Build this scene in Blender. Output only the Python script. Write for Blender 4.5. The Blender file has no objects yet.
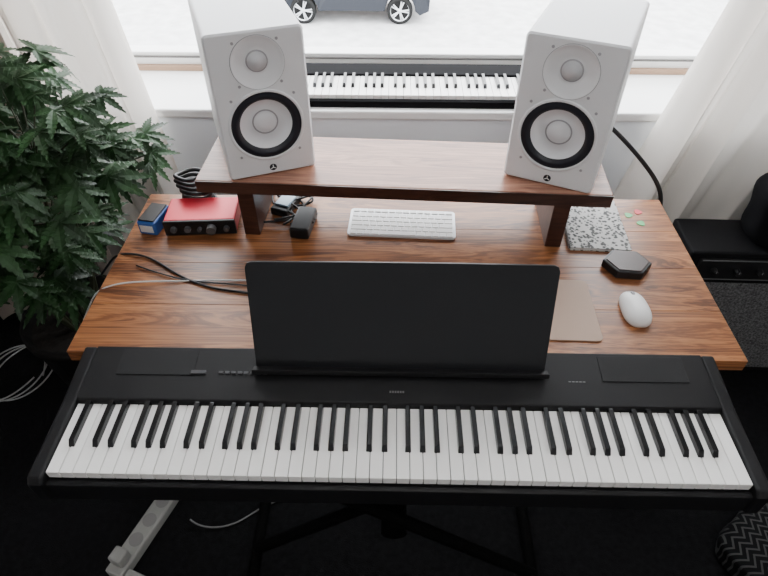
import bpy, bmesh, math, random
from mathutils import Vector, Matrix, Euler
random.seed(7)
S=bpy.context.scene
COL=S.collection
R=math.radians

# ---------------- materials ----------------
def mat(name,col,rough=.5,metal=0,bump=0,bscale=200,coat=0,noise=0,nscale=8,spec=None):
    m=bpy.data.materials.new(name); m.use_nodes=True
    nt=m.node_tree; b=nt.nodes['Principled BSDF']
    b.inputs['Base Color'].default_value=(*col,1)
    b.inputs['Roughness'].default_value=rough
    b.inputs['Metallic'].default_value=metal
    if coat: b.inputs['Coat Weight'].default_value=coat
    if spec is not None: b.inputs['Specular IOR Level'].default_value=spec
    tc=nt.nodes.new('ShaderNodeTexCoord')
    if bump:
        n=nt.nodes.new('ShaderNodeTexNoise'); n.inputs['Scale'].default_value=bscale
        bp=nt.nodes.new('ShaderNodeBump'); bp.inputs['Strength'].default_value=bump; bp.inputs['Distance'].default_value=.002
        nt.links.new(tc.outputs['Object'],n.inputs['Vector'])
        nt.links.new(n.outputs['Fac'],bp.inputs['Height']); nt.links.new(bp.outputs['Normal'],b.inputs['Normal'])
    if noise:
        n=nt.nodes.new('ShaderNodeTexNoise'); n.inputs['Scale'].default_value=nscale; n.inputs['Detail'].default_value=5
        r=nt.nodes.new('ShaderNodeValToRGB')
        r.color_ramp.elements[0].position=.3; r.color_ramp.elements[1].position=.7
        r.color_ramp.elements[0].color=(*[c*(1-noise) for c in col],1)
        r.color_ramp.elements[1].color=(*[min(1,c*(1+noise)) for c in col],1)
        nt.links.new(tc.outputs['Object'],n.inputs['Vector'])
        nt.links.new(n.outputs['Fac'],r.inputs['Fac']); nt.links.new(r.outputs['Color'],b.inputs['Base Color'])
    return m

def wood(name,dark,mid,light,rough=.35,scale=1.0,fine=.4,knots=True):
    m=bpy.data.materials.new(name); m.use_nodes=True
    nt=m.node_tree; N=nt.nodes; L=nt.links; b=N['Principled BSDF']
    tc=N.new('ShaderNodeTexCoord'); oi=N.new('ShaderNodeObjectInfo')
    add=N.new('ShaderNodeVectorMath'); add.operation='ADD'
    comb=N.new('ShaderNodeCombineXYZ')
    mr=N.new('ShaderNodeMath'); mr.operation='MULTIPLY'; mr.inputs[1].default_value=13.7
    L.new(oi.outputs['Random'],mr.inputs[0])
    L.new(mr.outputs[0],comb.inputs[0]); L.new(mr.outputs[0],comb.inputs[1])
    L.new(tc.outputs['Object'],add.inputs[0]); L.new(comb.outputs[0],add.inputs[1])
    mp=N.new('ShaderNodeMapping'); mp.inputs['Scale'].default_value=(1.1*scale,13*scale,13*scale)
    L.new(add.outputs[0],mp.inputs['Vector'])
    n1=N.new('ShaderNodeTexNoise'); n1.inputs['Scale'].default_value=1.5; n1.inputs['Detail'].default_value=6; n1.inputs['Roughness'].default_value=.6; n1.inputs['Distortion'].default_value=.9
    L.new(mp.outputs[0],n1.inputs['Vector'])
    # knots: sparse cells, elongated along the grain
    mpk=N.new('ShaderNodeMapping'); mpk.inputs['Scale'].default_value=(3.0,6.5,0.001)
    L.new(add.outputs[0],mpk.inputs['Vector'])
    vk=N.new('ShaderNodeTexVoronoi'); vk.inputs['Scale'].default_value=1.0; L.new(mpk.outputs[0],vk.inputs['Vector'])
    kr=N.new('ShaderNodeMapRange'); kr.inputs['From Min'].default_value=.0; kr.inputs['From Max'].default_value=.28; kr.inputs['To Min'].default_value=1; kr.inputs['To Max'].default_value=0
    L.new(vk.outputs['Distance'],kr.inputs['Value'])
    kp=N.new('ShaderNodeMath'); kp.operation='POWER'; kp.inputs[1].default_value=2.5; L.new(kr.outputs[0],kp.inputs[0])
    ka=N.new('ShaderNodeMath'); ka.operation='MULTIPLY_ADD'; ka.inputs[1].default_value=-.35 if knots else 0
    L.new(kp.outputs[0],ka.inputs[0]); L.new(n1.outputs['Fac'],ka.inputs[2])
    ml=N.new('ShaderNodeMath'); ml.operation='MULTIPLY'; ml.inputs[1].default_value=60
    sn=N.new('ShaderNodeMath'); sn.operation='SINE'
    ms_=N.new('ShaderNodeMath'); ms_.operation='MULTIPLY_ADD'; ms_.inputs[1].default_value=.13
    L.new(ka.outputs[0],ml.inputs[0]); L.new(ml.outputs[0],sn.inputs[0]); L.new(sn.outputs[0],ms_.inputs[0]); L.new(ka.outputs[0],ms_.inputs[2])
    mp2=N.new('ShaderNodeMapping'); mp2.inputs['Scale'].default_value=(4*scale,120*scale,120*scale)
    L.new(add.outputs[0],mp2.inputs['Vector'])
    n2=N.new('ShaderNodeTexNoise'); n2.inputs['Scale'].default_value=1.5; n2.inputs['Detail'].default_value=3
    L.new(mp2.outputs[0],n2.inputs['Vector'])
    r=N.new('ShaderNodeValToRGB'); e=r.color_ramp.elements
    e[0].position=.25; e[0].color=(*dark,1); e[1].position=.72; e[1].color=(*light,1)
    x=e.new(.48); x.color=(*mid,1)
    L.new(ms_.outputs[0],r.inputs['Fac'])
    mx=N.new('ShaderNodeMixRGB'); mx.blend_type='MULTIPLY'; mx.inputs['Fac'].default_value=fine
    r2=N.new('ShaderNodeValToRGB'); r2.color_ramp.elements[0].position=.35; r2.color_ramp.elements[0].color=(.45,.4,.38,1); r2.color_ramp.elements[1].position=.6
    L.new(n2.outputs['Fac'],r2.inputs['Fac'])
    L.new(r.outputs['Color'],mx.inputs['Color1']); L.new(r2.outputs['Color'],mx.inputs['Color2'])
    L.new(mx.outputs['Color'],b.inputs['Base Color'])
    b.inputs['Roughness'].default_value=rough
    bp=N.new('ShaderNodeBump'); bp.inputs['Strength'].default_value=.12; bp.inputs['Distance'].default_value=.001
    L.new(n2.outputs['Fac'],bp.inputs['Height']); L.new(bp.outputs['Normal'],b.inputs['Normal'])
    return m

M_black=mat('piano_black',(.006,.006,.007),.5,bump=.15,bscale=900,spec=.3)
M_black2=mat('black_plastic',(.012,.012,.013),.4,spec=.35)
M_rkb=mat('rear_keyboard_black',(.006,.006,.007),.8,spec=.08)
M_tube=mat('stand_black',(.002,.002,.002),.8,spec=.08)
M_rest=mat('rest_black',(.009,.010,.012),.42,spec=.4)
M_grille=mat('grille_black',(.007,.007,.008),.6,bump=.6,bscale=1200,spec=.3)
M_wkey=mat('white_key',(.90,.89,.87),.22)
M_bkey=mat('black_key',(.006,.006,.007),.2)
M_grey=mat('grey_mark',(.35,.35,.37),.5)
M_red=mat('red_anodised',(.65,.01,.035),.35,metal=.2)
M_blue=mat('blue_plastic',(.03,.12,.42),.4)
M_spk=mat('speaker_white',(.78,.79,.81),.45,bump=.1,bscale=600)
M_cone=mat('cone_white',(.78,.79,.82),.5)
M_rub=mat('rubber_dark',(.008,.010,.018),.5)
M_sil=mat('silver_mesh',(.60,.61,.63),.4,metal=.3,bump=.5,bscale=1500)
M_wall=mat('wall_paint',(.74,.74,.74),.8,noise=.03,nscale=3)
M_wallw=mat('wall_paint_window',(.86,.90,.94),.7)
M_trim=mat('white_gloss',(.86,.86,.85),.3)
M_floor=mat('dark_carpet',(.006,.006,.0068),.95,bump=.8,bscale=300,noise=.5,nscale=60,spec=.15)
M_desk=wood('desk_wood',(.095,.029,.010),(.27,.100,.036),(.44,.185,.072),.34,fine=.45)
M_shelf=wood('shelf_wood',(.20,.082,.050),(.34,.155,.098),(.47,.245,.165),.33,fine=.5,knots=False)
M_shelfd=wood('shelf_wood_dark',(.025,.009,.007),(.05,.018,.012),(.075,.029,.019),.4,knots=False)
M_paper=mat('paper',(.75,.75,.74),.6)
M_alu=mat('aluminium',(.72,.73,.75),.35,metal=.2)
M_pad=mat('pad_tan',(.40,.28,.215),.5,spec=.3)
M_pot=mat('pot_dark',(.008,.007,.007),.8,spec=.2)
M_soil=mat('soil',(.01,.007,.005),.95,bump=1,bscale=90)
M_stem=mat('stem',(.03,.035,.014),.6)
M_amp=mat('amp_tolex',(.006,.006,.007),.75,bump=.8,bscale=500,spec=.15)
M_ampg=mat('amp_cloth',(.11,.11,.112),.85,bump=1,bscale=500,noise=.85,nscale=160)
M_bag=mat('black_nylon',(.005,.005,.006),.85,bump=.5,bscale=300,spec=.12)
M_white=mat('white_plastic',(.82,.82,.81),.4)
M_strip=mat('strip_plastic',(.36,.36,.34),.5)
M_cab=mat('cable_black',(.008,.008,.009),.5)
M_cabw=mat('cable_white',(.6,.6,.6),.5)
M_cabg=mat('cable_grey',(.2,.2,.2),.5)
M_tan=mat('lid_brown',(.05,.03,.026),.4,noise=.2,nscale=30)
M_green=mat('pick_green',(.05,.4,.12),.35)
M_pickr=mat('pick_red',(.6,.03,.05),.35)
M_ground=mat('street_paving',(.72,.71,.70),.9,noise=.12,nscale=1.5)
M_road=mat('road_asphalt',(.52,.52,.52),.9,noise=.15,nscale=3)
M_car=mat('car_paint',(.008,.010,.015),.4,spec=.25)
M_tyre=mat('tyre',(.012,.012,.012),.85,spec=.1)
M_rim=mat('alloy',(.5,.51,.53),.3,metal=.7)
M_cglass=mat('car_glass',(.02,.025,.03),.08)
M_brick=mat('brick_front',(.45,.3,.24),.9,noise=.2,nscale=4)
M_leaf=mat('leaf_green',(.016,.046,.014),.42,noise=.7,nscale=9,spec=.35)

def curtmat(name,col,tr=.35):
    m=bpy.data.materials.new(name); m.use_nodes=True
    nt=m.node_tree; N=nt.nodes; L=nt.links; N.remove(N['Principled BSDF'])
    d=N.new('ShaderNodeBsdfDiffuse'); d.inputs['Color'].default_value=(*col,1)
    t=N.new('ShaderNodeBsdfTranslucent'); t.inputs['Color'].default_value=(*col,1)
    mx=N.new('ShaderNodeMixShader'); mx.inputs[0].default_value=tr
    tc=N.new('ShaderNodeTexCoord'); w=N.new('ShaderNodeTexNoise'); w.inputs['Scale'].default_value=350
    bp=N.new('ShaderNodeBump'); bp.inputs['Strength'].default_value=.3; bp.inputs['Distance'].default_value=.001
    L.new(tc.outputs['Object'],w.inputs['Vector']); L.new(w.outputs['Fac'],bp.inputs['Height'])
    L.new(bp.outputs['Normal'],d.inputs['Normal'])
    L.new(d.outputs[0],mx.inputs[1]); L.new(t.outputs[0],mx.inputs[2]); L.new(mx.outputs[0],N['Material Output'].inputs['Surface'])
    return m
M_curt=curtmat('curtain_white',(.86,.82,.77),.22)
M_curtb=curtmat('curtain_beige',(.48,.41,.35),.10)

def coverMat():
    m=mat('notebook_cover',(.5,.5,.5),.6,spec=.2)
    nt=m.node_tree;N=nt.nodes;L=nt.links
    tc=N.new('ShaderNodeTexCoord'); v=N.new('ShaderNodeTexVoronoi'); v.inputs['Scale'].default_value=110
    n=N.new('ShaderNodeTexNoise'); n.inputs['Scale'].default_value=60; n.inputs['Detail'].default_value=4
    mx=N.new('ShaderNodeMath'); mx.operation='ADD'
    L.new(tc.outputs['Object'],v.inputs['Vector']); L.new(tc.outputs['Object'],n.inputs['Vector'])
    L.new(v.outputs['Distance'],mx.inputs[0]); L.new(n.outputs['Fac'],mx.inputs[1])
    r=N.new('ShaderNodeValToRGB'); e=r.color_ramp.elements
    e[0].position=.88; e[0].color=(.045,.048,.046,1); e[1].position=1.22; e[1].color=(.5,.49,.48,1)
    L.new(mx.outputs[0],r.inputs['Fac']); L.new(r.outputs['Color'],N['Principled BSDF'].inputs['Base Color'])
    return m
M_cover=coverMat()
def zigMat():
    m=mat('zigzag_fabric',(.3,.3,.3),.9,spec=.1)
    nt=m.node_tree;N=nt.nodes;L=nt.links
    tc=N.new('ShaderNodeTexCoord'); sp=N.new('ShaderNodeSeparateXYZ'); L.new(tc.outputs['Object'],sp.inputs[0])
    pp=N.new('ShaderNodeMath'); pp.operation='PINGPONG'; pp.inputs[1].default_value=.02; L.new(sp.outputs[0],pp.inputs[0])
    ad=N.new('ShaderNodeMath'); ad.operation='ADD'; L.new(pp.outputs[0],ad.inputs[0]); L.new(sp.outputs[1],ad.inputs[1])
    md=N.new('ShaderNodeMath'); md.operation='PINGPONG'; md.inputs[1].default_value=.010; L.new(ad.outputs[0],md.inputs[0])
    gt=N.new('ShaderNodeMath'); gt.operation='GREATER_THAN'; gt.inputs[1].default_value=.0068; L.new(md.outputs[0],gt.inputs[0])
    r=N.new('ShaderNodeValToRGB'); e=r.color_ramp.elements
    e[0].color=(.008,.008,.009,1); e[1].color=(.06,.06,.06,1)
    L.new(gt.outputs[0],r.inputs['Fac']); L.new(r.outputs['Color'],N['Principled BSDF'].inputs['Base Color'])
    return m
M_zig=zigMat()

# ---------------- helpers ----------------
def empty(name,loc=(0,0,0),rz=0,rot=None):
    e=bpy.data.objects.new(name,None); e.empty_display_size=.05
    e.location=loc; e.rotation_euler=rot if rot else (0,0,rz); COL.objects.link(e); return e
def finish(name,bm,mats,parent=None,bevel=0,seg=2,smooth=False,loc=(0,0,0),rot=(0,0,0),norm=True,subsurf=0):
    if norm: bmesh.ops.recalc_face_normals(bm,faces=bm.faces[:])
    me=bpy.data.meshes.new(name); bm.to_mesh(me); bm.free()
    if not isinstance(mats,(list,tuple)): mats=[mats]
    for m in mats: me.materials.append(m)
    o=bpy.data.objects.new(name,me); COL.objects.link(o)
    o.location=loc; o.rotation_euler=rot
    if parent: o.parent=parent
    if smooth:
        for p in me.polygons: p.use_smooth=True
    if bevel:
        b=o.modifiers.new('bevel','BEVEL'); b.width=bevel; b.segments=seg; b.limit_method='ANGLE'; b.angle_limit=R(40)
    if subsurf:
        s=o.modifiers.new('sub','SUBSURF'); s.levels=subsurf; s.render_levels=subsurf
    return o
def bx(bm,c,s,mi=0,M=None):
    r=bmesh.ops.create_cube(bm,size=1)
    for v in r['verts']:
        v.co=Vector((v.co.x*s[0]+c[0],v.co.y*s[1]+c[1],v.co.z*s[2]+c[2]))
        if M: v.co=M@v.co
    for f in set(f for v in r['verts'] for f in v.link_faces): f.material_index=mi
def box(name,c,s,m,parent=None,bevel=0,rot=(0,0,0),seg=2):
    bm=bmesh.new(); bx(bm,(0,0,0),s); return finish(name,bm,m,parent,bevel,seg,loc=c,rot=rot)
def b2(name,lo,hi,m,parent=None,bevel=0):
    c=[(a+b)/2 for a,b in zip(lo,hi)]; s=[b-a for a,b in zip(lo,hi)]
    return box(name,c,s,m,parent,bevel)
def cyl(bm,p0,p1,r,seg=20,mi=0,r2=None):
    p0=Vector(p0);p1=Vector(p1);d=p1-p0
    q=d.to_track_quat('Z','Y').to_matrix().to_4x4()
    mt=Matrix.Translation((p0+p1)/2)@q
    a=bmesh.ops.create_cone(bm,cap_ends=True,segments=seg,radius1=r,radius2=r if r2 is None else r2,depth=d.length,matrix=mt)
    for f in set(f for v in a['verts'] for f in v.link_faces): f.material_index=mi
def prism(bm,pts,x0,x1,mi=0):
    "pts list of (y,z), extruded along x"
    a=[bm.verts.new((x0,y,z)) for y,z in pts]; b=[bm.verts.new((x1,y,z)) for y,z in pts]
    n=len(pts); fs=[bm.faces.new(a),bm.faces.new(b[::-1])]
    for i in range(n): fs.append(bm.faces.new((a[i],a[(i+1)%n],b[(i+1)%n],b[i])))
    for f in fs: f.material_index=mi
def rrect(w,h,r,seg=5,cx=0,cy=0):
    out=[]
    for sx,sy,a0 in ((1,1,0),(-1,1,90),(-1,-1,180),(1,-1,270)):
        for i in range(seg+1):
            a=R(a0+90*i/seg)
            out.append((cx+sx*(w/2-r)+r*math.cos(a),cy+sy*(h/2-r)+r*math.sin(a)))
    return out
def plate(bm,pts,z0,z1,mi=0):
    a=[bm.verts.new((x,y,z0)) for x,y in pts]; b=[bm.verts.new((x,y,z1)) for x,y in pts]
    n=len(pts); fs=[bm.faces.new(a[::-1]),bm.faces.new(b)]
    for i in range(n): fs.append(bm.faces.new((a[i],a[(i+1)%n],b[(i+1)%n],b[i])))
    for f in fs: f.material_index=mi
def lathe(bm,prof,M,seg=48,mats=None,cap=True):
    "prof [(r,h)] around local Z, M maps to space"
    rings=[]
    for r,h in prof:
        if r<1e-6: rings.append([bm.verts.new(M@Vector((0,0,h)))])
        else: rings.append([bm.verts.new(M@Vector((r*math.cos(2*math.pi*i/seg),r*math.sin(2*math.pi*i/seg),h))) for i in range(seg)])
    for k in range(len(rings)-1):
        a,b=rings[k],rings[k+1]
        for i in range(seg):
            j=(i+1)%seg
            if len(a)==1 and len(b)==1: continue
            if len(b)==1: f=bm.faces.new((a[i],a[j],b[0]))
            elif len(a)==1: f=bm.faces.new((a[0],b[j],b[i]))
            else: f=bm.faces.new((a[i],a[j],b[j],b[i]))
            f.smooth=True
            if mats: f.material_index=mats[k]
def cable(name,pts,r,m,parent=None):
    cu=bpy.data.curves.new(name,'CURVE'); cu.dimensions='3D'; cu.bevel_depth=r; cu.bevel_resolution=3
    sp=cu.splines.new('NURBS'); sp.points.add(len(pts)-1)
    for i,p in enumerate(pts): sp.points[i].co=(*p,1)
    sp.order_u=4; sp.use_endpoint_u=True; sp.resolution_u=10
    cu.materials.append(m)
    o=bpy.data.objects.new(name,cu); COL.objects.link(o)
    if parent:o.parent=parent
    return o

# ---------------- room ----------------
WX0,WX1=-1.95,2.0
YB=1.70; YF=-2.2; H=2.5
SZ=.82
b2('floor',(WX0-.2,YF-.2,-.1),(WX1+.2,YB+.36,0),M_floor)
b2('ceiling',(WX0-.2,YF-.2,H),(WX1+.2,YB+.36,H+.1),M_wall)
b2('wall_left',(WX0-.2,YF,0),(WX0,YB,H),M_wall)
b2('wall_right',(WX1,YF,0),(WX1+.2,YB,H),M_wall)
b2('wall_front',(WX0-.2,YF-.2,0),(WX1+.2,YF,H),M_wall)
bm=bmesh.new()
ox=1.25
bx(bm,(0.02,YB+.18,(SZ-.03)/2),(WX1-WX0+.4,.36,SZ-.03))
bx(bm,((WX0-.2-ox)/2,YB+.18,(SZ-.03+H)/2),(-(WX0-.2)-ox,.36,H-SZ+.03))
bx(bm,((WX1+.2+ox)/2,YB+.18,(SZ-.03+H)/2),(WX1+.2-ox,.36,H-SZ+.03))
bx(bm,(0,YB+.18,(2.25+H)/2),(2*ox,.36,H-2.25))
finish('wall_back',bm,M_wallw)
b2('trim_1',(-ox,YB-.01,SZ-.03),(ox,YB+.36,SZ),M_trim,bevel=.006)   # window sill
b2('baseboard_back',(WX0,YB-.018,0),(WX1,YB,.12),M_trim,bevel=.004)
# window
w=empty('window_1',(0,YB+.32,0))
bm=bmesh.new()
for z0,z1 in ((SZ,SZ+.06),(2.2,2.25)): bx(bm,(0,0,(z0+z1)/2),(2*ox,.06,z1-z0))
for x in (-ox+.03,ox-.03): bx(bm,(x,0,(SZ+2.25)/2),(.06,.06,2.25-SZ))
bx(bm,(0,.0,1.95),(2*ox,.05,.05))
finish('frame',bm,M_trim,w,.004)
bm=bmesh.new(); bx(bm,(0,-.037,SZ+.009),(2*ox,.014,.018)); bx(bm,(0,-.033,SZ+.045),(2*ox,.006,.005),1)
finish('bead',bm,[mat('bead_wood',(.42,.27,.18),.5),mat('seal_grey',(.12,.115,.11),.7)],w)

# curtains
def curtain(name,side,xin,wid,y,m,amp=.03,nf=7,z0=.03,z1=2.38,ph=0):
    bm=bmesh.new(); nu=nf*20; nv=36; g=[]
    for j in range(nv+1):
        z=z0+(z1-z0)*j/nv; row=[]
        xi=xin(z); wd=wid*(1+.10*math.sin(z*1.7+ph))
        for i in range(nu+1):
            u=i/nu
            uu=u+.035*math.sin(u*7+z*1.3+ph)
            t=2*math.pi*nf*u+ph+1.1*math.sin(z*1.5+u*5)
            a=amp*(.65+.35*math.sin(u*9+ph+z))*(1.05-.2*z/z1)
            x=xi+side*(wd*uu+.35*a*math.sin(2*t)*(1 if 0<i<nu else 0))
            yy=y+a*math.sin(t)+.22*a*math.sin(2.7*t+z*2.5)
            row.append(bm.verts.new((x,yy,z)))
        g.append(row)
    for j in range(nv):
        for i in range(nu):
            bm.faces.new((g[j][i],g[j][i+1],g[j+1][i+1],g[j+1][i]))
    return finish(name,bm,m,None,smooth=True)
curtain('window_curtain',-1,lambda z:-.65-.10*z,.36,1.63,M_curt,.038,4,ph=.4)
curtain('window_curtain.001',-1,lambda z:-.98-.06*z,.75,1.55,M_curtb,.035,7,ph=2)
curtain('window_curtain.002',1,lambda z:.60+.23*z,.95,1.61,M_curt,.054,6,ph=1)
bm=bmesh.new(); cyl(bm,(-1.85,1.61,2.41),(1.85,1.61,2.41),.013); 
for x in (-1.86,1.86): cyl(bm,(x-.02,1.61,2.41),(x+.02,1.61,2.41),.025)
for x in (-1.5,1.5): bx(bm,(x,1.655,2.41),(.02,.09,.02))
finish('curtain_rod',bm,M_black2)

# ---------------- exterior ----------------
GZ=-3.67
b2('street_ground',(-40,2.3,GZ-.2),(40,60,GZ),M_ground)
b2('road',(-40,12.5,GZ),(40,20,GZ+.01),M_road)
bm=bmesh.new()
bx(bm,(0,30,GZ+3.5),(60,1,7),0)
for i in range(-8,9):
    for zz in (1.2,4.2): bx(bm,(i*3.2,29.48,GZ+zz+.6),(1.4,.1,1.6),1)
finish('building_facade',bm,[M_brick,M_cglass])
car=empty('parked_car',(.10,15.1,GZ+.01))
bm=bmesh.new()
prof=[(.72,.32),(.74,.62),(.66,.95),(.52,1.05),(.30,1.42),(.05,1.50),(-1.1,1.50),(-1.85,1.02),(-2.75,.88),(-3.12,.66),(-3.14,.3)]
def arch(cx): return [(cx+.38*math.cos(a),.32+.38*math.sin(a)) for a in [R(180-180*i/10) for i in range(11)]]
bot=[(-2.85,.22)]+[(x,max(z,.22)) for x,z in arch(-2.4)]+[(x,max(z,.22)) for x,z in arch(0)]+[(.5,.22)]
pts=prof+bot
a=[bm.verts.new((x,0+(.14 if z>1.0 else 0),z)) for x,z in pts]; b=[bm.verts.new((x,1.7-(.14 if z>1.0 else 0),z)) for x,z in pts]
n=len(pts)
bm.faces.new(a);bm.faces.new(b[::-1])
for i in range(n): bm.faces.new((a[i],a[(i+1)%n],b[(i+1)%n],b[i]))
bmesh.ops.triangulate(bm,faces=[f for f in bm.faces if len(f.verts)>4])
finish('body',bm,M_car,car)
bm=bmesh.new()
for yy in (.10,1.60):
    for q in ([(-.1,1.05),(.38,1.05),(.2,1.38),(-.1,1.42)],[(-1.0,1.05),(-.15,1.05),(-.15,1.42),(-1.0,1.42)],[(-1.7,1.05),(-1.05,1.05),(-1.05,1.42),(-1.15,1.42)]):
        lo=[bm.verts.new((x,yy-.03,z)) for x,z in q]; hi=[bm.verts.new((x,yy+.03,z)) for x,z in q]
        bm.faces.new(lo);bm.faces.new(hi[::-1])
        for i in range(4): bm.faces.new((lo[i],lo[(i+1)%4],hi[(i+1)%4],hi[i]))
finish('side_windows',bm,M_cglass,car)
bm=bmesh.new()
for cx in (0,-2.4):
    for yy,d in ((.1,-1),(1.6,1)):
        M=Matrix.Translation((cx,yy,.32))@Matrix.Rotation(R(90)*(1 if d<0 else -1),4,'X')
        lathe(bm,[(.2,-.09),(.31,-.09),(.32,-.05),(.32,.09),(.30,.11),(.235,.11),(.225,.07),(0,.07)],M,32,[0,0,0,0,0,1,0])
        lathe(bm,[(.0,.11),(.05,.11),(.06,.07)],M,16,[1,1])
        for k in range(5):
            for dd in (-.13,.13):
                a=k*2*math.pi/5+dd
                p0=M@Vector((.03*math.cos(a),.03*math.sin(a),.095)); p1=M@Vector((.225*math.cos(a),.225*math.sin(a),.1))
                cyl(bm,p0,p1,.018,8,1)
finish('wheels',bm,[M_tyre,M_rim],car)
bm=bmesh.new()
bx(bm,(.72,.2,.8),(.06,.25,.14)); bx(bm,(.72,1.5,.8),(.06,.25,.14))
finish('tail_lights',bm,M_pickr,car)

# ---------------- desk ----------------
DZ=.74; DX0,DX1=-.682,.738; DY0,DY1=.772,1.345
dk=empty('wooden_desk',(0,0,0))
nb=4; bw=(DY1-DY0)/nb
for i in range(nb):
    bm=bmesh.new(); bx(bm,(0,0,0),(DX1-DX0,bw-.0004,.03))
    finish('board_%d'%i,bm,M_desk,dk,.0008,1,loc=((DX0+DX1)/2,DY0+bw*(i+.5),DZ-.015))
bm=bmesh.new()
for x in (DX0+.06,DX1-.06):
    for y in (DY0+.13,DY1-.05): bx(bm,(x,y,(DZ-.03)/2),(.06,.06,DZ-.03))
for y in (DY0+.13,DY1-.05): bx(bm,((DX0+DX1)/2,y,DZ-.07),(DX1-DX0-.18,.025,.08))
for x in (DX0+.06,DX1-.06): bx(bm,(x,(DY0+DY1)/2+.04,DZ-.07),(.025,DY1-DY0-.24,.08))
finish('frame',bm,M_shelfd,dk,.003)

# riser shelf
sh=empty('monitor_riser_shelf',(.022,1.236,DZ),R(-2.6))
box('top',(0,0,.1615),(.97,.22,.033),M_shelf,sh,.003)
for i,x in enumerate((-.38,.385)):
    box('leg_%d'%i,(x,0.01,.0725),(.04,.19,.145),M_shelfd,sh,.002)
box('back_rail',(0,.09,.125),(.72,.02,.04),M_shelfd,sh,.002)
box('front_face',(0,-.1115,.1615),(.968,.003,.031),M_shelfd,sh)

# ---------------- speakers ----------------
def speaker(name,loc,rz):
    g=empty(name,loc,rz)
    W,Hh,D=.204,.332,.284
    wz,wr=.124,.0835; tz,tr=.266,.056
    bm=bmesh.new()
    o0=rrect(W-.008,Hh-.008,.006,4,0,Hh/2); o1=rrect(W,Hh,.010,4,0,Hh/2)
    v0=[bm.verts.new((x,0,z)) for x,z in o0]; v1=[bm.verts.new((x,.004,z)) for x,z in o1]; v2=[bm.verts.new((x,D,z)) for x,z in o1]
    n=len(v0)
    for a,b in ((v0,v1),(v1,v2)):
        for i in range(n): bm.faces.new((a[i],a[(i+1)%n],b[(i+1)%n],b[i]))
    bm.faces.new(v2)
    ed=[bm.edges.get((v0[i],v0[(i+1)%n])) for i in range(n)]
    for cz,r in ((wz,wr),(tz,tr)):
        c=[bm.verts.new((r*math.cos(2*math.pi*i/48),0,cz+r*math.sin(2*math.pi*i/48))) for i in range(48)]
        ed+=[bm.edges.new((c[i],c[(i+1)%48])) for i in range(48)]
    bmesh.ops.triangle_fill(bm,use_beauty=True,edges=ed)
    finish('cabinet',bm,M_spk,g)
    bm=bmesh.new()
    M=Matrix.Translation((0,0,wz))@Matrix.Rotation(R(90),4,'X')
    lathe(bm,[(wr+.002,0.0002),(wr+.001,.0025),(wr-.004,.003),(wr-.005,.000),(.077,-.002),(.071,.0035),(.063,.0005),(.0585,-.006),(.05,-.012),(.0295,-.020),(.0285,-.0185),(.026,-.020),(.02,-.0155),(.01,-.013),(0,-.0125)],M,64,
          [0,0,0,1,1,1,1,2,2,3,3,2,2,2])
    M=Matrix.Translation((0,0,tz))@Matrix.Rotation(R(90),4,'X')
    lathe(bm,[(tr+.0012,.0002),(tr,.0012),(tr-.0012,.0012),(tr-.003,-.0005),(.045,-.003),(.030,-.009),(.0235,-.010),(.0222,-.009),(.0205,-.008),(.017,-.003),(.010,.001),(0,.0025)],M,48,[3,0,0,0,0,0,3,3,4,4,4])
    for k in range(4):
        a=R(45+90*k)
        for cz,r in ((wz,.096),(tz,.0635)):
            x=r*math.cos(a); z=cz+r*math.sin(a)
            cyl(bm,(x,.001,z),(x,-.0012,z),.0032,12,3)
    cyl(bm,(0,.001,.018),(0,-.001,.018),.0085,20,1)
    for k in range(3):
        a=R(90+120*k); cyl(bm,(0,-.0013,.018),(.0065*math.cos(a),-.0013,.018+.0065*math.sin(a)),.0011,8,5)
    finish('drivers',bm,[M_spk,M_rub,M_cone,M_grey,M_sil,M_white],g,norm=True)
    bm=bmesh.new()
    for x in (-.06,.06): bx(bm,(x,D+.002,.1),(.05,.006,.06))
    cyl(bm,(0,D-.01,.27),(0,D+.003,.27),.025)
    finish('rear_panel',bm,M_black2,g)
    return g
SPZ=DZ+.178+.0005
speaker('studio_monitor_speaker',(-.284,1.180,SPZ),R(20.5))
speaker('studio_monitor_speaker.001',(.3535,1.145,SPZ),R(-23.5))

# ---------------- digital piano ----------------
def keys(bm_w,bm_b,x0,yf,zt,n,pitch,start,wl=.145,bl=.095,bwf=.48):
    names='ABCDEFG'
    for i in range(n):
        bx(bm_w,(x0+pitch*(i+.5),yf+wl/2,zt-.009),(pitch-.0011,wl,.018))
        nm=names[(start+i)%7]
        if nm in 'ACDFG' and i<n-1:
            off={'A':.0022,'C':-.0022,'D':.0022,'F':-.0028,'G':0}[nm]
            cx=x0+pitch*(i+1)+off
            y0=yf+wl-bl; y1=yf+wl
            w=pitch*bwf; wt=w*.8
            lo=[(cx-w/2,y0,zt-.002),(cx+w/2,y0,zt-.002),(cx+w/2,y1,zt-.002),(cx-w/2,y1,zt-.002)]
            hi=[(cx-wt/2,y0+.009,zt+.0115),(cx+wt/2,y0+.009,zt+.0115),(cx+wt/2,y1,zt+.012),(cx-wt/2,y1,zt+.012)]
            a=[bm_b.verts.new(p) for p in lo]; b=[bm_b.verts.new(p) for p in hi]
            bm_b.faces.new(a[::-1]); bm_b.faces.new(b)
            for k in range(4): bm_b.faces.new((a[k],a[(k+1)%4],b[(k+1)%4],b[k]))
PX=.012
KW=1.235
YPB=.766
OY=.004
pn=empty('digital_piano',(PX,OY,0))
bm=bmesh.new()
prism(bm,[(.480,.672),(.484,.664),(YPB-.001,.660),(YPB-.001,.70),(.50,.716),(.492,.716),(.490,.723),(.480,.721)],-.645,.645)
finish('base',bm,M_black,pn,.003)
bm=bmesh.new()
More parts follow.
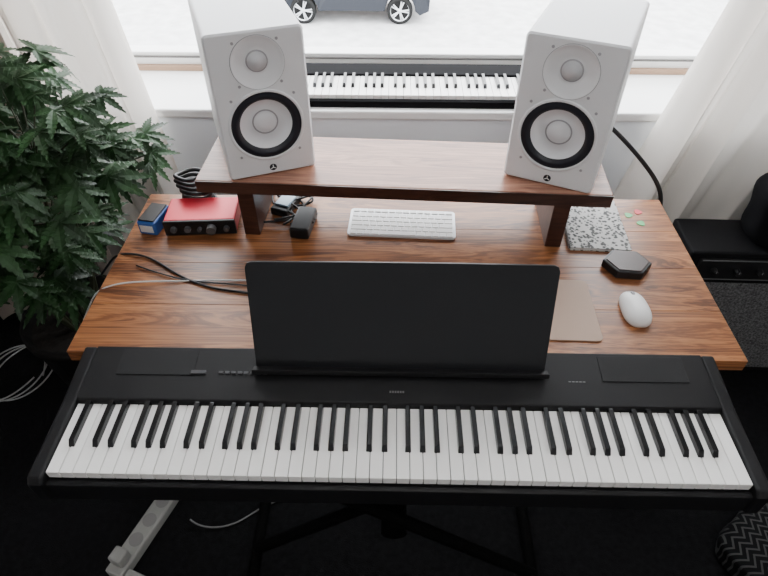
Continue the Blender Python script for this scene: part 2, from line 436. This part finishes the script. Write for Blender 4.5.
for s in (-1,1):
    a,b=sorted((s*(KW/2+.001),s*.646)); prism(bm,[(.474,.672),(.474,.730),(.484,.742),(.64,.748),(YPB,.762),(YPB,.665)],a,b)
finish('cheeks',bm,M_black,pn,.006,4)
bm=bmesh.new()
prism(bm,[(.6405,.70),(.6405,.744),(.644,.751),(YPB,.762),(YPB,.70)],-KW/2-.001,KW/2+.001)
finish('top_panel',bm,M_black,pn,.002)
SR=.011/(YPB-.644)
sl=math.atan(SR)
def zp(y): return .751+(y-.644)*SR
bm=bmesh.new()
for x0,x1 in ((-.560,-.405),(.405,.575)):
    M=Matrix.Translation(((x0+x1)/2,.728,zp(.728)))@Matrix.Rotation(sl,4,'X')
    bx(bm,(0,0,.0),(x1-x0,.06,.003),0,M)
finish('speaker_grilles',bm,M_grille,pn,.001)
bm=bmesh.new()
for i in range(8):
    x=-.35+i*.0125; M=Matrix.Translation((x,.705,zp(.705)))@Matrix.Rotation(sl,4,'X')
    bx(bm,(0,0,.001),(.009,.006,.004),0,M)
M=Matrix.Translation((-.395,.705,zp(.705)))@Matrix.Rotation(sl,4,'X'); bx(bm,(0,0,.001),(.03,.008,.005),0,M)
finish('buttons',bm,mat('button_grey',(.05,.05,.055),.35),pn,.0005)
bm=bmesh.new()
for i in range(6):
    M=Matrix.Translation((-.0125+i*.005,.668,zp(.668)+.0004))@Matrix.Rotation(sl,4,'X')
    bx(bm,(0,0,0),(.0036,.0045,.0006),0,M)
for i in range(5):
    M=Matrix.Translation((.34+i*.007,.697,zp(.697)+.0004))@Matrix.Rotation(sl,4,'X')
    bx(bm,(0,0,0),(.005,.0018,.0006),0,M)
finish('panel_lettering',bm,mat('lettering',(.16,.16,.165),.5),pn)
bw_=bmesh.new(); bb=bmesh.new()
keys(bw_,bb,-KW/2,.494,.740,52,KW/52,0)
finish('white_keys',bw_,M_wkey,pn,.0012,2); finish('black_keys',bb,M_bkey,pn,.0012,2)
# music rest
mr=empty('sheet_music_rest',(PX+.006,.7155+OY,.7605),rot=(R(-24.5),0,0))
tw,bw2,hh=.295,.286,.223
pts=[(-bw2,0),(bw2,0),(tw,hh-.012),(tw-.004,hh-.003),(tw-.012,hh),(.1,hh+.0015),(-.1,hh+.0015),(-tw+.012,hh),(-tw+.004,hh-.003),(-tw,hh-.012)]
bm=bmesh.new()
a=[bm.verts.new((x,-.003,z)) for x,z in pts]; b=[bm.verts.new((x,.004,z)) for x,z in pts]
n=len(pts); bm.faces.new(a); bm.faces.new(b[::-1])
for i in range(n): bm.faces.new((a[i],a[(i+1)%n],b[(i+1)%n],b[i]))
finish('panel',bm,M_rest,mr,.001)
bm=bmesh.new(); bx(bm,(0,-.012,.004),(.582,.02,.006)); bx(bm,(0,-.021,.007),(.582,.003,.010))
finish('ledge',bm,M_black,mr,.001,rot=(R(10),0,0))

# stand X
st=empty('keyboard_stand',(PX,.63,0))
bm=bmesh.new()
for y in (-.09,.09):
    s=1 if y>0 else -1
    cyl(bm,(-.38*s,y*.3,.03),(.30*s,y*.3,.62),.016,16); 
for x in (-.38,.38): cyl(bm,(x,-.16,.02),(x,.2,.02),.016,16)
for x in (-.30,.30):
    cyl(bm,(x,-.11,.641),(x,.12,.641),.018,16)
cyl(bm,(0,-.05,.325),(0,.05,.325),.03,20)
finish('tubes',bm,M_tube,st)

# ---------------- rear keyboard on sill ----------------
rk=empty('portable_keyboard',(.075,-.016,0))
bm=bmesh.new()
prism(bm,[(1.727,SZ+.001),(1.727,SZ+.022),(1.740,SZ+.026),(1.740,SZ+.001)],-.47,.47)
prism(bm,[(1.740,SZ+.001),(1.740,SZ+.010),(1.96,SZ+.010),(1.96,SZ+.001)],-.47,.47)
prism(bm,[(1.882,SZ+.010),(1.882,SZ+.042),(1.95,SZ+.050),(1.955,SZ+.010)],-.47,.47)
for s in (-1,1):
    a,b=sorted((s*.424,s*.47)); prism(bm,[(1.727,SZ+.001),(1.727,SZ+.03),(1.882,SZ+.042),(1.882,SZ+.001)],a,b)
finish('body',bm,M_rkb,rk,.002)
bw_=bmesh.new(); bb=bmesh.new()
keys(bw_,bb,-.423,1.743,SZ+.036,36,.0235,2,.138,.088)
finish('white_keys',bw_,M_wkey,rk,.001); finish('black_keys',bb,M_bkey,rk,.001)

# ---------------- desk items ----------------
E=.0006
ai=empty('audio_interface',(-.495,1.213,DZ),R(4))
box('body',(0,.004,.025+E),(.180,.10,.042),M_red,ai,.004)
bm=bmesh.new(); bx(bm,(0,-.0485,.025+E),(.181,.008,.043))
finish('front_plate',bm,M_black2,ai,.002)
bm=bmesh.new()
for x,r,l in ((-.065,.008,.01),(-.03,.008,.01),(.0,.005,.012),(.03,.012,.016),(.068,.007,.012)):
    cyl(bm,(x,-.052,.026),(x,-.052-l,.026),r,20)
finish('knobs',bm,[mat('knob_dark',(.08,.08,.085),.4)],ai,.001)
bm=bmesh.new()
for x in (-.07,.07):
    for y in (-.03,.04): cyl(bm,(x,y,E),(x,y,.005),.006,12)
finish('feet',bm,M_black2,ai)
bb_=empty('blue_connector_box',(-.621,1.203,DZ),R(-10))
box('case',(0,0,.02+E),(.05,.085,.04),M_blue,bb_,.005); box('front_label',(0,-.0435,.02+E),(.035,.002,.02),M_paper,bb_,.0005)
box('lid',(0,.0,.0425),(.042,.075,.004),M_black2,bb_,.001)
cp=[]
for i in range(70):
    a=i*.55; cp.append((-.53+.045*math.cos(a)*(1+.15*math.sin(i)),1.30+.03*math.sin(a),DZ+.012+.0013*i+.004*math.sin(i*1.7)))
cable('coiled_audio_cable',cp,.0055,M_cab)
pa=empty('power_adapter',(-.232,1.20,DZ),R(-8))
box('body',(0,0,.017+E),(.05,.10,.032),M_black2,pa,.005); box('lead_boot',(0,.058,.015),(.014,.02,.012),M_black2,pa,.003)
uh=empty('usb_hub',(-.29,1.285,DZ),R(-20))
box('body',(0,0,.012+E),(.05,.085,.022),M_black2,uh,.004); box('translucent_cap',(0,.0,.026),(.04,.05,.006),mat('pale_blue_cap',(.35,.48,.58),.2),uh,.002)
for i in range(4): box('port_%d'%i,(-.0255,-.03+i*.02,.013),(.001,.012,.006),M_grey,uh)
rng=random.Random(3)
for k in range(6):
    pts=[(-.30+rng.uniform(-.04,.04),1.33,DZ+.006)]
    for j in range(5): pts.append((-.275+rng.uniform(-.07,.09),1.33-.033*j+rng.uniform(-.02,.02),DZ+.006+rng.uniform(0,.02)))
    cable('usb_cable' if k==0 else 'usb_cable.%03d'%k,pts,.0028,M_cab)
ck=empty('computer_keyboard',(.024,1.218,DZ),R(-2.5))
bm=bmesh.new(); plate(bm,rrect(.279,.115,.010),E,.006); 
finish('base',bm,M_alu,ck,.001)
bm=bmesh.new()
for r in range(6):
    y=.047-r*.0185; x=-.133
    hgt=.0155 if r else .010
    if r==0: ws=[.0185]*14
    elif r==1: ws=[.0175]*13+[.029]
    elif r==2: ws=[.027]+[.0175]*12+[.022]
    elif r==3: ws=[.031]+[.0175]*11+[.0355]
    elif r==4: ws=[.041]+[.0175]*10+[.0435]
    else: ws=[.0175,.0175,.0175,.022,.092,.022,.0175,.0175,.0175,.0175]
    k=.266/sum(ws)
    for wv in ws:
        wv*=k; bx(bm,(x+wv/2,y,.0068),(wv-.0025,hgt,.0028)); x+=wv
finish('keycaps',bm,M_white,ck,.0008)
nbk=empty('spiral_notebook',(.525,1.222,DZ),R(-3))
bm=bmesh.new(); bx(bm,(0,0,.005+E),(.146,.205,.007)); finish('pages',bm,M_paper,nbk)
box('cover',(0,0,.0096),(.15,.21,.0015),M_cover,nbk,.0005); box('back_cover',(0,0,.0014),(.15,.21,.0012),M_cover,nbk)
bm=bmesh.new()
for i in range(26):
    y=-.098+i*.0078
    M=Matrix.Translation((-.074,y,.0072))@Matrix.Rotation(R(90),4,'X')
    lathe(bm,[(.0058+.0008*math.cos(a),.0008*math.sin(a)) for a in [k*math.pi/3 for k in range(7)]],M,12)
finish('wire_spiral',bm,M_rim,nbk)
for i,(x,y,m) in enumerate(((.632,1.27,M_green),(.655,1.235,M_green),(.662,1.285,M_pickr))):
    bm=bmesh.new(); plate(bm,[(.010*math.cos(a)*(1+.12*math.cos(3*a)),.010*math.sin(a)*(1+.12*math.cos(3*a))) for a in [k*2*math.pi/24 for k in range(24)]],0,.001)
    finish('guitar_pick' if i==0 else 'guitar_pick.%03d'%i,bm,m,loc=(x,y,DZ+E),rot=(0,0,i))
# hexagon box
hx=empty('hexagonal_box',(.564,1.058,DZ),R(-6))
hp=[(.058*math.cos(R(60*k+0)),.048*math.sin(R(60*k))) for k in range(6)]
bm=bmesh.new(); plate(bm,hp,E,.022); finish('base',bm,M_black2,hx,.003)
bm=bmesh.new(); plate(bm,[(x*.86,y*.86) for x,y in hp],.0222,.0245); finish('lid',bm,M_tan,hx,.001)
mp=empty('mouse_pad',(.335,.916,DZ),R(-1.5))
bm=bmesh.new(); plate(bm,rrect(.24,.19,.014,6),E,.004); finish('mat',bm,M_pad,mp,.001)
ms=empty('computer_mouse',(.543,.912,DZ),R(2))
bm=bmesh.new()
bmesh.ops.create_uvsphere(bm,u_segments=40,v_segments=24,radius=1)
for v in bm.verts:
    x,y,z=v.co
    sx=math.copysign(abs(x)**.75,x); sy=math.copysign(abs(y)**.78,y)
    zz=max(z,-.25)
    v.co=(sx*.0295*(1-.06*sy),sy*.052,(zz+.25)*.0245*(1-.12*sy)+E)
finish('shell',bm,M_white,ms,smooth=True)
bm=bmesh.new(); cyl(bm,(-.003,.030,.0225),(.003,.030,.0225),.007,20); finish('wheel',bm,M_grey,ms)
z=DZ+.004
cable('black_power_cable',[(-.80,1.16,.60),(-.72,1.10,.70),(-.69,1.085,z+.004),(-.60,1.08,z),(-.52,1.01,z),(-.42,.96,z),(-.34,.955,z),(-.25,.93,z),(-.2,.9,z)],.003,M_cab)
cable('black_power_cable.001',[(-.62,1.04,z),(-.5,.985,z),(-.4,.985,z),(-.3,.97,z),(-.2,.95,z)],.002,M_cab)
cable('white_usb_cable',[(-.78,.98,.6),(-.71,.96,.71),(-.684,.955,z+.003),(-.62,.985,z),(-.50,.985,z),(-.40,.995,z),(-.22,.99,z)],.0018,M_cabw)
cable('speaker_cable',[(.47,1.43,.98),(.52,1.46,.95),(.60,1.44,.90),(.68,1.40,.83),(.74,1.38,.77),(.77,1.36,.70),(.775,1.36,.5),(.79,1.36,.01)],.006,M_cab)

# ---------------- right: amp and bag ----------------
AW,AH,AD=.66,.56,.17
am=empty('guitar_amplifier',(1.225,1.415,0),R(-1))
bm=bmesh.new(); bx(bm,(0,0,AH/2+.005),(AW,AD,AH-.01))
finish('cabinet',bm,M_amp,am,.008,3)
box('grille_cloth',(0,-AD/2-.002,.24),(AW-.06,.01,.40),M_ampg,am,.002)
box('control_panel',(0,-AD/2-.004,.50),(AW-.06,.012,.075),M_black2,am,.002)
bm=bmesh.new()
for i in range(8):
    x=-.25+i*.068; cyl(bm,(x,-AD/2-.01,.50),(x,-AD/2-.03,.50),.010,20,0,.008); bx(bm,(x,-AD/2-.0305,.506),(.002,.002,.008),1)
finish('knobs',bm,[M_black2,M_grey],am,.001)
bm=bmesh.new()
for z_ in (.463,.537): bx(bm,(0,-AD/2-.011,z_),(AW-.07,.002,.0025))
finish('piping',bm,mat('piping_grey',(.14,.14,.14),.5),am)
def softbox(name,c,s,m,parent,amp=.012,rot=(0,0,0)):
    bm=bmesh.new(); bmesh.ops.create_cube(bm,size=1); bmesh.ops.subdivide_edges(bm,edges=bm.edges[:],cuts=6,use_grid_fill=True)
    rg=random.Random(5)
    for v in bm.verts:
        q=v.co*2; L_=(abs(q.x)**5+abs(q.y)**5+abs(q.z)**5)**.2
        flat=q.z<-.9
        q=q/L_*max(abs(q.x),abs(q.y),abs(q.z))
        n_=math.sin(q.x*7+q.z*5)*amp+rg.uniform(-1,1)*amp*.4
        p=Vector((q.x*s[0]/2,q.y*s[1]/2,q.z*s[2]/2))
        if flat: p.z=-s[2]/2
        else: p+=Vector((q.x,q.y,max(0,q.z))).normalized()*n_ if q.length>0 else Vector()
        p.z=max(p.z,-s[2]/2)
        v.co=p
    return finish(name,bm,m,parent,smooth=True,loc=c,rot=rot,subsurf=1)
eb=empty('equipment_bag',(1.28,1.405,AH+.004))
softbox('bag_body',(0,0,.12),(.46,.14,.24),M_bag,eb,.008)
cable('bag_strap',[(-.15,-.05,.2),(-.12,-.05,.27),(0,-.05,.30),(.12,-.05,.27),(.15,-.05,.2)],.008,M_bag,eb)

# ---------------- plant ----------------
pl=empty('potted_palmate_plant',(0,0,0))
pc=Vector((-1.0,1.27,0))
bm=bmesh.new(); lathe(bm,[(0,0.001),(.13,0.001),(.17,.30),(.18,.30),(.18,.33),(.165,.33),(.16,.29),(0,.29)],Matrix.Translation(pc),40,[0]*6+[1]); 
finish('pot',bm,[M_pot,M_soil],pl,norm=False)
rg=random.Random(21)
bl=bmesh.new(); bs=bmesh.new()
def leaflet(bm,M,L,W):
    n=14; rows=[]
    for i in range(n+1):
        t=i/n
        w=W*math.sin(math.pi*min(1,t**.85))**.9*(1-.15*t) if 0<i<n else .0004
        if i%2==1 : w*=1.35
        y=L*t; dz=-.20*L*t*t
        rows.append([bm.verts.new(M@Vector((-w,y-(.0 if i%2 else .004),dz+.2*w))),bm.verts.new(M@Vector((0,y,dz))),bm.verts.new(M@Vector((w,y-(.0 if i%2 else .004),dz+.2*w)))])
    for i in range(n):
        for j in range(2):
            bm.faces.new((rows[i][j],rows[i][j+1],rows[i+1][j+1],rows[i+1][j]))
def palm_leaf(P,direc,size):
    d=direc.normalized()
    up=Vector((rg.uniform(-.2,.4),rg.uniform(-.7,-.1),1)).normalized()
    xax=d.cross(up).normalized(); up=xax.cross(d)
    B=Matrix((( xax.x,d.x,up.x,P.x),(xax.y,d.y,up.y,P.y),(xax.z,d.z,up.z,P.z),(0,0,0,1)))
    for a,s in ((0,1),(38,.95),(-38,.95),(78,.78),(-78,.78),(125,.5),(-125,.5)):
        M=B@Matrix.Rotation(R(a+rg.uniform(-6,6)),4,'Z')@Matrix.Rotation(R(rg.uniform(-14,6)),4,'X')
        leaflet(bl,M,size*s*rg.uniform(.9,1.1),size*.115)
def inside_desk(p): return p.x>DX0-.10 and DY0-.1<p.y<DY1+.05 and p.z<.84
cnt=0
top=[]
for k in range(10):
    a=k*2*math.pi/10+rg.uniform(-.3,.3); rr=rg.uniform(.1,.26)
    tp=Vector((pc.x+rr*math.cos(a),pc.y+min(.16,rr*math.sin(a)),rg.uniform(.82,1.0)))
    base=Vector((pc.x+.04*math.cos(a),pc.y+.04*math.sin(a),.28))
    prev=base
    for i in range(1,7):
        t=i/6; q=base.lerp(tp,t)+Vector((rg.uniform(-.01,.01),rg.uniform(-.01,.01),0)); cyl(bs,prev,q,.006*(1.3-.6*t),8); prev=q
    top.append((base,tp))
while cnt<290:
    u=Vector((rg.gauss(0,1),rg.gauss(0,1),rg.gauss(0,1))).normalized()*rg.uniform(.3,1)**.5
    p=Vector((pc.x-.01+u.x*.40,pc.y-.03+u.y*.34,.86+u.z*.33))
    if p.y>1.44 or p.z<.58: continue
    if inside_desk(p): continue
    out=Vector((p.x-pc.x,p.y-pc.y,0)); 
    if out.length<.02: out=Vector((1,0,0))
    out.normalize()
    d=out+Vector((rg.uniform(-.7,.7),rg.uniform(-.8,.4),rg.uniform(-.4,.1)))
    s=rg.uniform(.07,.11)
    tip=p+d.normalized()*s
    if inside_desk(tip) or tip.y>1.48 or tip.x>-.56: continue
    base,tp=min(top,key=lambda q:(q[1]-p).length)
    t=max(.3,min(1,(p.z-.1-base.z)/(tp.z-base.z))); st0=base.lerp(tp,t)
    if (st0-p).length<.3: cyl(bs,st0,p,.0018,5)
    palm_leaf(p,d,s); cnt+=1
finish('leaves',bl,M_leaf,pl,norm=False); finish('stems',bs,M_stem,pl)

# ---------------- floor items ----------------
ps=empty('power_strip',(-.70,.70,0),R(-20))
box('body',(0,0,.02),(.055,.26,.038),M_strip,ps,.006)
bm=bmesh.new()
for i in range(4): cyl(bm,(0,-.09+i*.06,.038),(0,-.09+i*.06,.0402),.02,24)
finish('sockets',bm,mat('socket_grey',(.26,.26,.25),.5),ps)
box('plug',(.0,-.09,.06),(.04,.04,.04),M_strip,ps,.006)
box('adapter_block',(.065,-.13,.02),(.07,.06,.036),M_strip,ps,.006)
cable('extension_lead',[(-.58,.74,.02),(-.55,.72,.006),(-.45,.72,.005),(-.38,.80,.005),(-.30,.82,.005),(-.2,.9,.005)],.0025,M_cabg)
for k in range(3):
    pts=[]
    for i in range(12):
        a=i*.55+k; pts.append((-1.36+.11*math.cos(a)+.03*k,1.26+.14*math.sin(a),.008+.01*k+.003*i))
    cable('white_coiled_cable' if k==0 else 'white_coiled_cable.%03d'%k,pts,.0025,mat('coil_grey',(.4,.4,.4),.5))
cu=empty('patterned_cushion',(1.09,.66,.0),R(35))
softbox('cover',(0,0,.06),(.32,.28,.12),M_zig,cu,.005)

# ---------------- lights ----------------
cl=empty('added_ceiling_fill',(0.2,-.3,H))  # unseen fixture, added to give the room soft fill from above
bm=bmesh.new(); lathe(bm,[(0,-.02),(.06,-.02),(.06,0)],Matrix.Identity(4),32); lathe(bm,[(.0,-.10),(.2,-.09),(.22,-.05),(.2,-.02),(.0,-.015)],Matrix.Identity(4),40)
em=mat('fill_housing_glow',(.9,.88,.84),.5); em.node_tree.nodes['Principled BSDF'].inputs['Emission Color'].default_value=(1,.97,.93,1); em.node_tree.nodes['Principled BSDF'].inputs['Emission Strength'].default_value=1.0  # glowing housing of the added fill fixture
finish('fill_housing',bm,em,cl)
ld=bpy.data.lights.new('added_fill_light','AREA'); ld.shape='DISK'; ld.size=.45; ld.energy=13; ld.color=(1,.97,.94)  # added area fill, brightens surfaces facing away from the window
lo=bpy.data.objects.new('added_fill_emitter',ld); COL.objects.link(lo); lo.parent=cl; lo.location=(0,0,-.12)
pd_=bpy.data.lights.new('window_portal','AREA'); pd_.shape='RECTANGLE'; pd_.size=2.5; pd_.size_y=1.45
pd_.cycles.is_portal=True
po=bpy.data.objects.new('window_portal',pd_); COL.objects.link(po); po.location=(0,YB+.37,1.54); po.rotation_euler=(R(-90),0,0)

W=bpy.data.worlds.new('World'); S.world=W; W.use_nodes=True
bg=W.node_tree.nodes['Background']; bg.inputs[0].default_value=(.95,.975,1,1); bg.inputs[1].default_value=12

# ---------------- camera ----------------
cd=bpy.data.cameras.new('cam'); cam=bpy.data.objects.new('camera',cd); COL.objects.link(cam)
cd.sensor_width=36; cd.lens=36*580/768; cd.clip_start=.02; cd.clip_end=200
cam.location=(0,0,1.68); cam.rotation_euler=(R(90-43.9),0,R(1.1))
S.camera=cam
